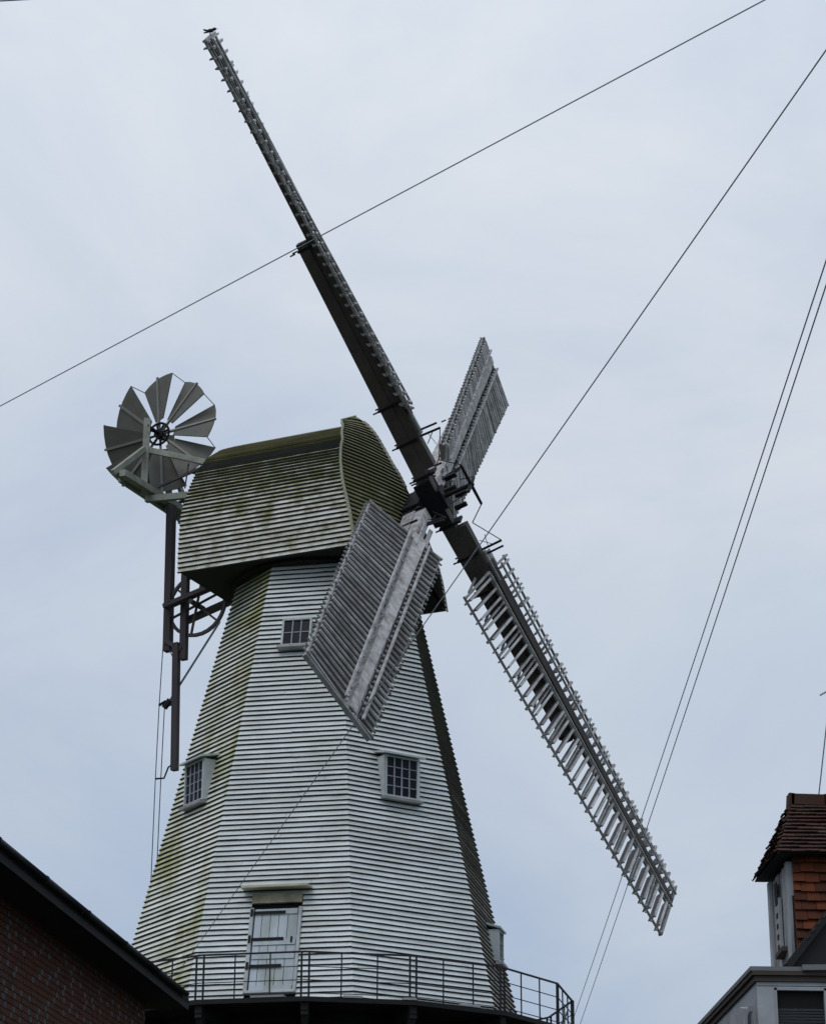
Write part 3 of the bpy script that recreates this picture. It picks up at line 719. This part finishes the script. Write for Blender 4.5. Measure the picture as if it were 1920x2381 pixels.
def slab(m, pts, th, i=0):
    k = len(pts); m.add([Vector(p) for p in pts]+[Vector(p)-Vector((0, 0, th)) for p in pts], [tuple(range(k)), tuple(range(2*k-1, k-1, -1))]+[(j, k+j, k+(j+1) % k, (j+1) % k) for j in range(k)], i)
slab(m, [LB(A0-.5, 0.0, ZE-0.02), LB(AE, 0.0, ZE-0.02), LB(AE, WO-3, 10.0), LB(A0-.5, WO-3, 10.0)], 0.07); slab(m, [LB(A0-.5, WO-3, 10.0), LB(AE, WO-3, 10.0), LB(AE, WO-6.5, ZE-0.02), LB(A0-.5, WO-6.5, ZE-0.02)], 0.07)
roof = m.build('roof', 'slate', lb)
m = MB(); slab(m, [LB(A0-.5, -0.02, ZE-0.10), LB(AE-0.01, -0.02, ZE-0.10), LB(AE-0.01, WO-0.1, ZE-0.10), LB(A0-.5, WO-0.1, ZE-0.10)], 0.05); m.build('soffit', 'soffit', roof)
m = MB(); m.beam(LB(A0-.5, -0.015, ZE-0.09), LB(AE, -0.015, ZE-0.09), 0.03, 0.16); m.build('fascia', 'soffit', roof)
m = MB()
for a, b in zip([A0-.5+1.8*k for k in range(9)], [A0-.5+1.8*(k+1) for k in range(9)]):
    b = min(b, AE+0.02); V = []; n = 7
    for q in (a+0.01, b-0.01):
        for k in range(n): t = math.pi*k/(n-1); V.append(LB(q, 0.05+0.042*math.cos(t), ZE-0.005-0.042*math.sin(t)))
    m.add(V, [(k, k+1, n+k+1, n+k) for k in range(n-1)] + [tuple(range(n)), tuple(range(2*n-1, n-1, -1))])
gut = m.build('gutter', 'gutter', roof, True)
for k in range(1, 9):
    m = MB(); q = A0-.5+1.8*k; V = []; n = 7
    for e in (q-0.05, q+0.05):
        for j in range(n): t = math.pi*j/(n-1); V.append(LB(e, 0.05+0.05*math.cos(t), ZE-0.003-0.05*math.sin(t)))
    m.add(V, [(j, j+1, n+j+1, n+j) for j in range(n-1)]); m.build('gutter_joint', 'iron', gut)

# ------------------------------------------------------------------ white house with tile-hung turret (right)
HY = CAM.y + 19.5
def Hp(x, y, d=19.5): return on_plane(x, y, (0, 1, 0), CAM.y+d)
hs = thing('tile_hung_house', 'white painted house with tile-hung upper storey and steep clay tile roof', 'house', (5.5, -26.0, 0))
cx, cz = 3.55, 5.29
m = MB(); wx, wz = 3.60, 5.14
m.add([(wx, HY, 0), (9, HY, 0), (9, HY+8, 0), (wx, HY+8, 0), (wx, HY, wz), (9, HY, wz), (9, HY+8, wz), (wx, HY+8, wz)], BOXF)
hw_ = m.build('wall', 'house_white', hs)
# shop window: dark opening with slats, framed by pilasters
m = MB(); m.add([(3.765, HY-0.004, 4.0), (4.16, HY-0.004, 4.0), (4.16, HY-0.004, 5.10), (3.765, HY-0.004, 5.10)], [(0, 1, 2, 3)])
win = m.build('window', 'dark_room', hs)
for k in range(22):
    z = 5.03 - 0.026 - k*0.024 - (0.06)
    mm = MB(); mm.beam((3.768, HY-0.012, z), (4.157, HY-0.012, z), 0.004, 0.016, (0, -0.5, 0.86)); mm.build('slat', 'slat', win)
for x, w in ((3.755, 0.02), (4.172, 0.03)):
    mm = MB(); mm.beam((x, HY-0.02, 4.0), (x, HY-0.02, 5.12), w, 0.05, (0, 1, 0)); mm.build('window_frame', 'house_white', win)
mm = MB(); mm.beam((3.745, HY-0.02, 5.115), (4.2, HY-0.02, 5.115), 0.05, 0.03); mm.build('window_frame', 'house_white', win)
mm = MB(); mm.beam((4.16, HY-0.02, 4.0), (4.45, HY-0.02, 4.0), 0.05, 0.03)
for x in (3.675,):
    mm = MB(); mm.beam((x, HY-0.015, 3.0), (x, HY-0.015, 5.13), 0.15, 0.05, (0, 1, 0)); mm.build('pilaster', 'house_white', hs)
mm = MB(); mm.beam((4.32, HY-0.015, 3.0), (4.32, HY-0.015, 5.13), 0.22, 0.05, (0, 1, 0)); mm.build('pilaster', 'house_white', hs)
# side wall details: window with dark glass, lamp bracket, boards
mm = MB(); mm.add([(wx-0.004, HY+0.12, 4.2), (wx-0.004, HY+0.42, 4.2), (wx-0.004, HY+0.42, 5.02), (wx-0.004, HY+0.12, 5.02)], [(3, 2, 1, 0)]); sw = mm.build('window', 'glass', hs)
for y in (0.1, 0.45):
    mm = MB(); mm.beam((wx-0.015, HY+y, 4.2), (wx-0.015, HY+y, 5.05), 0.05, 0.03, (1, 0, 0)); mm.build('window_frame', 'house_white', sw)
for y in (0.75, 1.05, 1.4, 1.8):
    mm = MB(); mm.beam((wx-0.012, HY+y, 4.0), (wx-0.012, HY+y, 5.08), 0.05, 0.03, (1, 0, 0)); mm.build('pilaster', 'house_white', hs)
mm = MB(); mm.beam((wx-0.01, HY+0.10, 4.97), (wx-0.10, HY+0.06, 4.95), 0.04, 0.04); mm.beam((wx-0.10, HY+0.06, 4.95), (wx-0.10, HY-0.0, 4.93), 0.06, 0.05); mm.build('lamp_bracket', 'lath', hs)
# eaves: lead edge on top, dark moulded boards under it
m = MB()
slab(m, [(cx, HY-0.07, cz), (9, HY-0.07, cz), (9, HY+8, cz), (cx, HY+8, cz)], 0.035)
lr = m.build('lower_roof', 'lead', hs)
for k, (dx, dz, mt, th) in enumerate(((0.012, 0.045, 'eave', 0.05), (0.035, 0.095, 'eave', 0.045), (0.055, 0.135, 'house_white', 0.03))):
    mm = MB(); mm.beam((cx+dx, HY-0.07+dx+0.02, cz-dz), (9, HY-0.07+dx+0.02, cz-dz), 0.06, th); mm.beam((cx+dx+0.03, HY-0.07+dx+0.051, cz-dz), (cx+dx+0.03, HY+8, cz-dz), 0.06, th); mm.build('cornice', mt, lr)
# flashing step in the lead edge
mm = MB(); mm.beam((3.98, HY-0.085, cz-0.01), (4.6, HY-0.085, cz+0.005), 0.03, 0.045); mm.build('flashing', 'lead', lr)
# turret : tile-hung front, boarded side, hipped roof
TY = HY+0.9; tx0, tx1 = 4.125, 7.0; tz0, tz1 = 5.2, 6.40; TD = 0.9
m = MB(); m.add([(tx0, TY, tz0), (tx1, TY, tz0), (tx1, TY+TD, tz0), (tx0, TY+TD, tz0), (tx0, TY, tz1), (tx1, TY, tz1), (tx1, TY+TD, tz1), (tx0, TY+TD, tz1)], BOXF)
tu = m.build('turret', 'core', hs)
for r in range(15):                                   # hung tiles, lapped courses
    z = tz0+0.01+r*0.084; x = tx0+0.03+(0.08 if r % 2 else 0)-0.16
    while x < 4.9:
        a = max(x, tx0+0.012); b = x+0.122
        if b-a > 0.02:
            j = random.uniform(-0.006, 0.006); o1 = 0.05+random.uniform(-0.006, 0.008)
            V = [(a, TY-o1, z+j), (b, TY-o1+random.uniform(-.004, .004), z+j), (b, TY-0.022, z+0.092), (a, TY-0.022, z+0.092), (a, TY-o1+0.016, z+j), (b, TY-o1+0.016, z+j), (b, TY-0.008, z+0.092), (a, TY-0.008, z+0.092)]
            obj('hung_tile', V, BOXF, 'hung_tile', tu)
        x += 0.126
# boarded side wall : vertical planks, corner board, ventilation panel
y = TY; k = 0
while y < TY+TD-0.05:
    w = random.uniform(0.10, 0.16); o1 = 0.012+0.012*(k % 2)
    V = [(tx0-o1-0.012, y, tz0), (tx0-o1-0.012, min(y+w, TY+TD), tz0), (tx0-o1-0.012, min(y+w, TY+TD), tz1-0.02), (tx0-o1-0.012, y, tz1-0.02)]
    V += [(tx0-0.0, v[1], v[2]) for v in V]
    obj('plank', V, [(0, 1, 2, 3), (7, 6, 5, 4), (0, 4, 5, 1), (1, 5, 6, 2), (2, 6, 7, 3), (3, 7, 4, 0)], 'house_board', tu); y += w+0.02; k += 1
mm = MB(); mm.beam((tx0-0.01, TY+0.06, tz0), (tx0-0.01, TY+0.04, tz1), 0.09, 0.06, (1, 0, 0)); mm.build('corner_board', 'house_white', tu)
mm = MB(); mm.beam((tx0-0.015, TY+TD-0.05, tz0), (tx0-0.015, TY+TD-0.05, tz1), 0.10, 0.06, (1, 0, 0)); mm.build('corner_board', 'house_white', tu)
mm = MB(); mm.box(Vector((tx0-0.045, TY+0.42, 5.90)), Vector((0.012, 0, 0)), Vector((0, 0.10, 0)), Vector((0, 0, 0.25))); vp = mm.build('vent_panel', 'house_white', tu)
for k in range(4):
    mm = MB(); mm.box(Vector((tx0-0.058, TY+0.42, 5.72+0.095*k)), Vector((0.003, 0, 0)), Vector((0, 0.035, 0)), Vector((0, 0, 0.022))); mm.build('vent_hole', 'dark_room', vp)
mm = MB(); mm.box(Vector((tx0-0.058, TY+0.42, 6.2)), Vector((0.003, 0, 0)), Vector((0, 0.06, 0)), Vector((0, 0, 0.1))); mm.build('vent_slot', 'dark_room', vp)
mm = MB(); mm.beam((tx0-0.05, TY+0.14, 5.66), (tx0-0.06, TY+0.40, 5.63), 0.04, 0.08, (1, 0, 0)); mm.build('shelf_bracket', 'eave', tu)
# hipped tile roof
ex0, ey0, ez = 3.985, TY-0.16, 6.44; ey1 = TY+TD+0.1
rx0, rz, ry = 4.27, 7.06, ey0+0.62
m = MB(); m.add([(ex0, ey0, ez), (7.4, ey0, ez), (7.4, ry, rz), (rx0, ry, rz), (ex0, ey1, ez-0.0), (7.4, ey1, ez), (rx0, ry+0.16, rz), (7.4, ry+0.16, rz)],
      [(0, 1, 2, 3), (0, 3, 6, 4), (4, 6, 7, 5), (3, 2, 7, 6), (0, 4, 5, 1)])
tr = m.build('turret_roof', 'soffit', hs)
def roof_tiles(pA, pB, pC, pD, rows, tw, xmax, par, flip=False):
    """lapped tiles over the quad A-B (eave) to D-C (top)"""
    A_, B_, C_, D_ = map(Vector, (pA, pB, pC, pD)); nrm = (B_-A_).cross(D_-A_).normalized()
    if nrm.z < 0: nrm = -nrm
    for r in range(rows):
        f0 = r/rows; f1 = (r+1.12)/rows
        L0 = A_+(D_-A_)*f0; R0_ = B_+(C_-B_)*f0; L1 = A_+(D_-A_)*f1; R1_ = B_+(C_-B_)*f1
        n_ = max(1, int(round(min((R0_-L0).length, xmax)/tw)))
        ln = (R0_-L0).length; dirx = (R0_-L0)/ln
        off = (tw/2 if r % 2 else 0); x = -off
        while x < min(ln, xmax):
            a = max(x, 0); b = min(x+tw*0.96, ln)
            if b-a > 0.02:
                up = (D_-A_)*(1.12/rows); jj = random.uniform(-0.004, 0.008); lift = 0.026+random.uniform(0, 0.012)
                lshift = 0.5*(1 if a == 0 else 0)
                P0 = L0+dirx*a; P1 = L0+dirx*b; upn = (C_-B_)*(1.12/rows) if not flip else (D_-A_)*(1.12/rows)
                cc = (P0+P1)/2; hb = (b-a)/2
                T0 = P0+upn; T1 = P1+upn
                if a == 0: T0 = L1 if (L1-T1).dot(dirx) < 0 else T1-dirx*0.005
                V = [P0+nrm*lift, P1+nrm*(lift+jj), T1+nrm*0.008, T0+nrm*0.008, P0+nrm*(lift-0.014), P1+nrm*(lift+jj-0.014), T1-nrm*0.004, T0-nrm*0.004]
                obj('tile', V, BOXF, 'tile', par)
            x += tw
roof_tiles((ex0, ey0, ez), (7.4, ey0, ez), (7.4, ry, rz), (rx0, ry, rz), 14, 0.125, 0.95, tr)
roof_tiles((ex0, ey1, ez), (ex0, ey0, ez), (rx0, ry, rz), (rx0, ry+0.16, rz), 12, 0.13, 3.0, tr)
mm = MB()
for k in range(5):
    mm.beam((rx0-0.02+0.3*k, ry+0.01, rz+0.015), (rx0+0.29+0.3*k, ry+0.01, rz+0.01), 0.16, 0.10)
mm.build('ridge_tile', 'tile', tr)
mm = MB(); mm.beam((rx0-0.03, ry+0.0, rz-0.09), (rx0-0.015, ry+0.0, rz+0.07), 0.14, 0.05, (1, 0, 0)); mm.build('ridge_end', 'tile', tr)
# dark lean-to roof climbing in front of the hung tiles
lx0 = on_plane(1830, 2252, (0, 1, 0), TY-0.25); lx1 = on_plane(1925, 2128, (0, 1, 0), TY-0.25)
mm = MB(); mm.add([lx0, lx1, lx1+Vector((0.8, 0, 0.9)), lx0+Vector((3, 0, -0.2)), lx0+Vector((0, -0.5, -0.03)), lx0+Vector((3, -0.5, -0.2))], [(0, 3, 2, 1)])
lt = mm.build('lean_to_roof', 'slate', hs)
mm = MB(); mm.beam(lx0+Vector((0, 0, 0.01)), lx1+Vector((0, 0, 0.01)), 0.12, 0.06); mm.build('verge', 'slate', lt)
for k in range(4):
    p = lx0+(lx1-lx0)*(0.45+0.13*k); mm = MB(); mm.beam(p+Vector((0, -0.06, 0.035)), p+(lx1-lx0)*0.07+Vector((0, -0.06, 0.035)), 0.02, 0.012); mm.build('mortar_fillet', 'eave', lt)
# television aerial on the ridge, just reaching into the picture
ap = Hp(1906, 1617, 21.3); aq = Hp(1960, 1588, 21.3)
ae = thing('television_aerial', 'thin grey aerial rod above the tile-hung house roof', 'aerial', (aq.x+0.3, aq.y, 7.0))
m = MB(); m.tube([ap, aq+(aq-ap)*1.5], 0.009, 5); m.build('boom', 'lath', ae)
m = MB(); m.tube([(aq.x+0.3, aq.y, 7.0), (aq.x+0.3, aq.y, aq.z+0.35)], 0.02, 6); m.build('mast', 'lath', ae)

# ------------------------------------------------------------------ overhead wires
def sagged(p, q, sag, n=16):
    p = Vector(p); q = Vector(q); out = []
    for k in range(n+1):
        t = k/n; v = p.lerp(q, t); v.z -= 4*sag*t*(1-t); out.append(v)
    return out
def ext(p, q, a, b): p = Vector(p); q = Vector(q); d = q-p; return p-d*a, q+d*b
p, q = ext(at_depth(0, 944, 19.0), at_depth(1775, 0, 12.6), 0.5, 0.35)
sag_wire('overhead_wire', sagged(p, q, 0.0), 0.0048, 'thin dark wire crossing the topmost sail of the windmill', 'wire')
p, q = ext(at_depth(1920, 108, 12.0), at_depth(430, 2240, 33.0), 0.3, 0.01)
sag_wire('overhead_wire', sagged(p, q, 0.03), 0.0052, 'single dark wire running down across the white tower to the brick building', 'wire')
for (xa, ya, xb, yb) in ((1920, 583, 1344, 2330), (1920, 640, 1364, 2330)):
    p, q = ext(at_depth(xa, ya, 14.0), at_depth(xb, yb, 43.0), 0.3, 0.25)
    sag_wire('overhead_wire', sagged(p, q, 0.10), 0.0055, 'one of two parallel wires passing the tip of the lowest sail', 'wire', 'pair of parallel overhead wires')
p = on_plane(1901, 1846, (0, 1, 0), ry); p.z = rz+0.02; q = at_depth(1922, 1680, 20.4)
sag_wire('overhead_wire', sagged(p, p+(q-p)*4, 0.0), 0.006, 'short wire rising from the ridge of the tile-hung house', 'wire')
p = at_depth(-200, 12, 12.0); q = at_depth(50, -2, 12.0)
sag_wire('overhead_wire', sagged(p, p+(q-p)*3, 0.0), 0.005, 'wire grazing the sky above the topmost sail tip', 'wire')
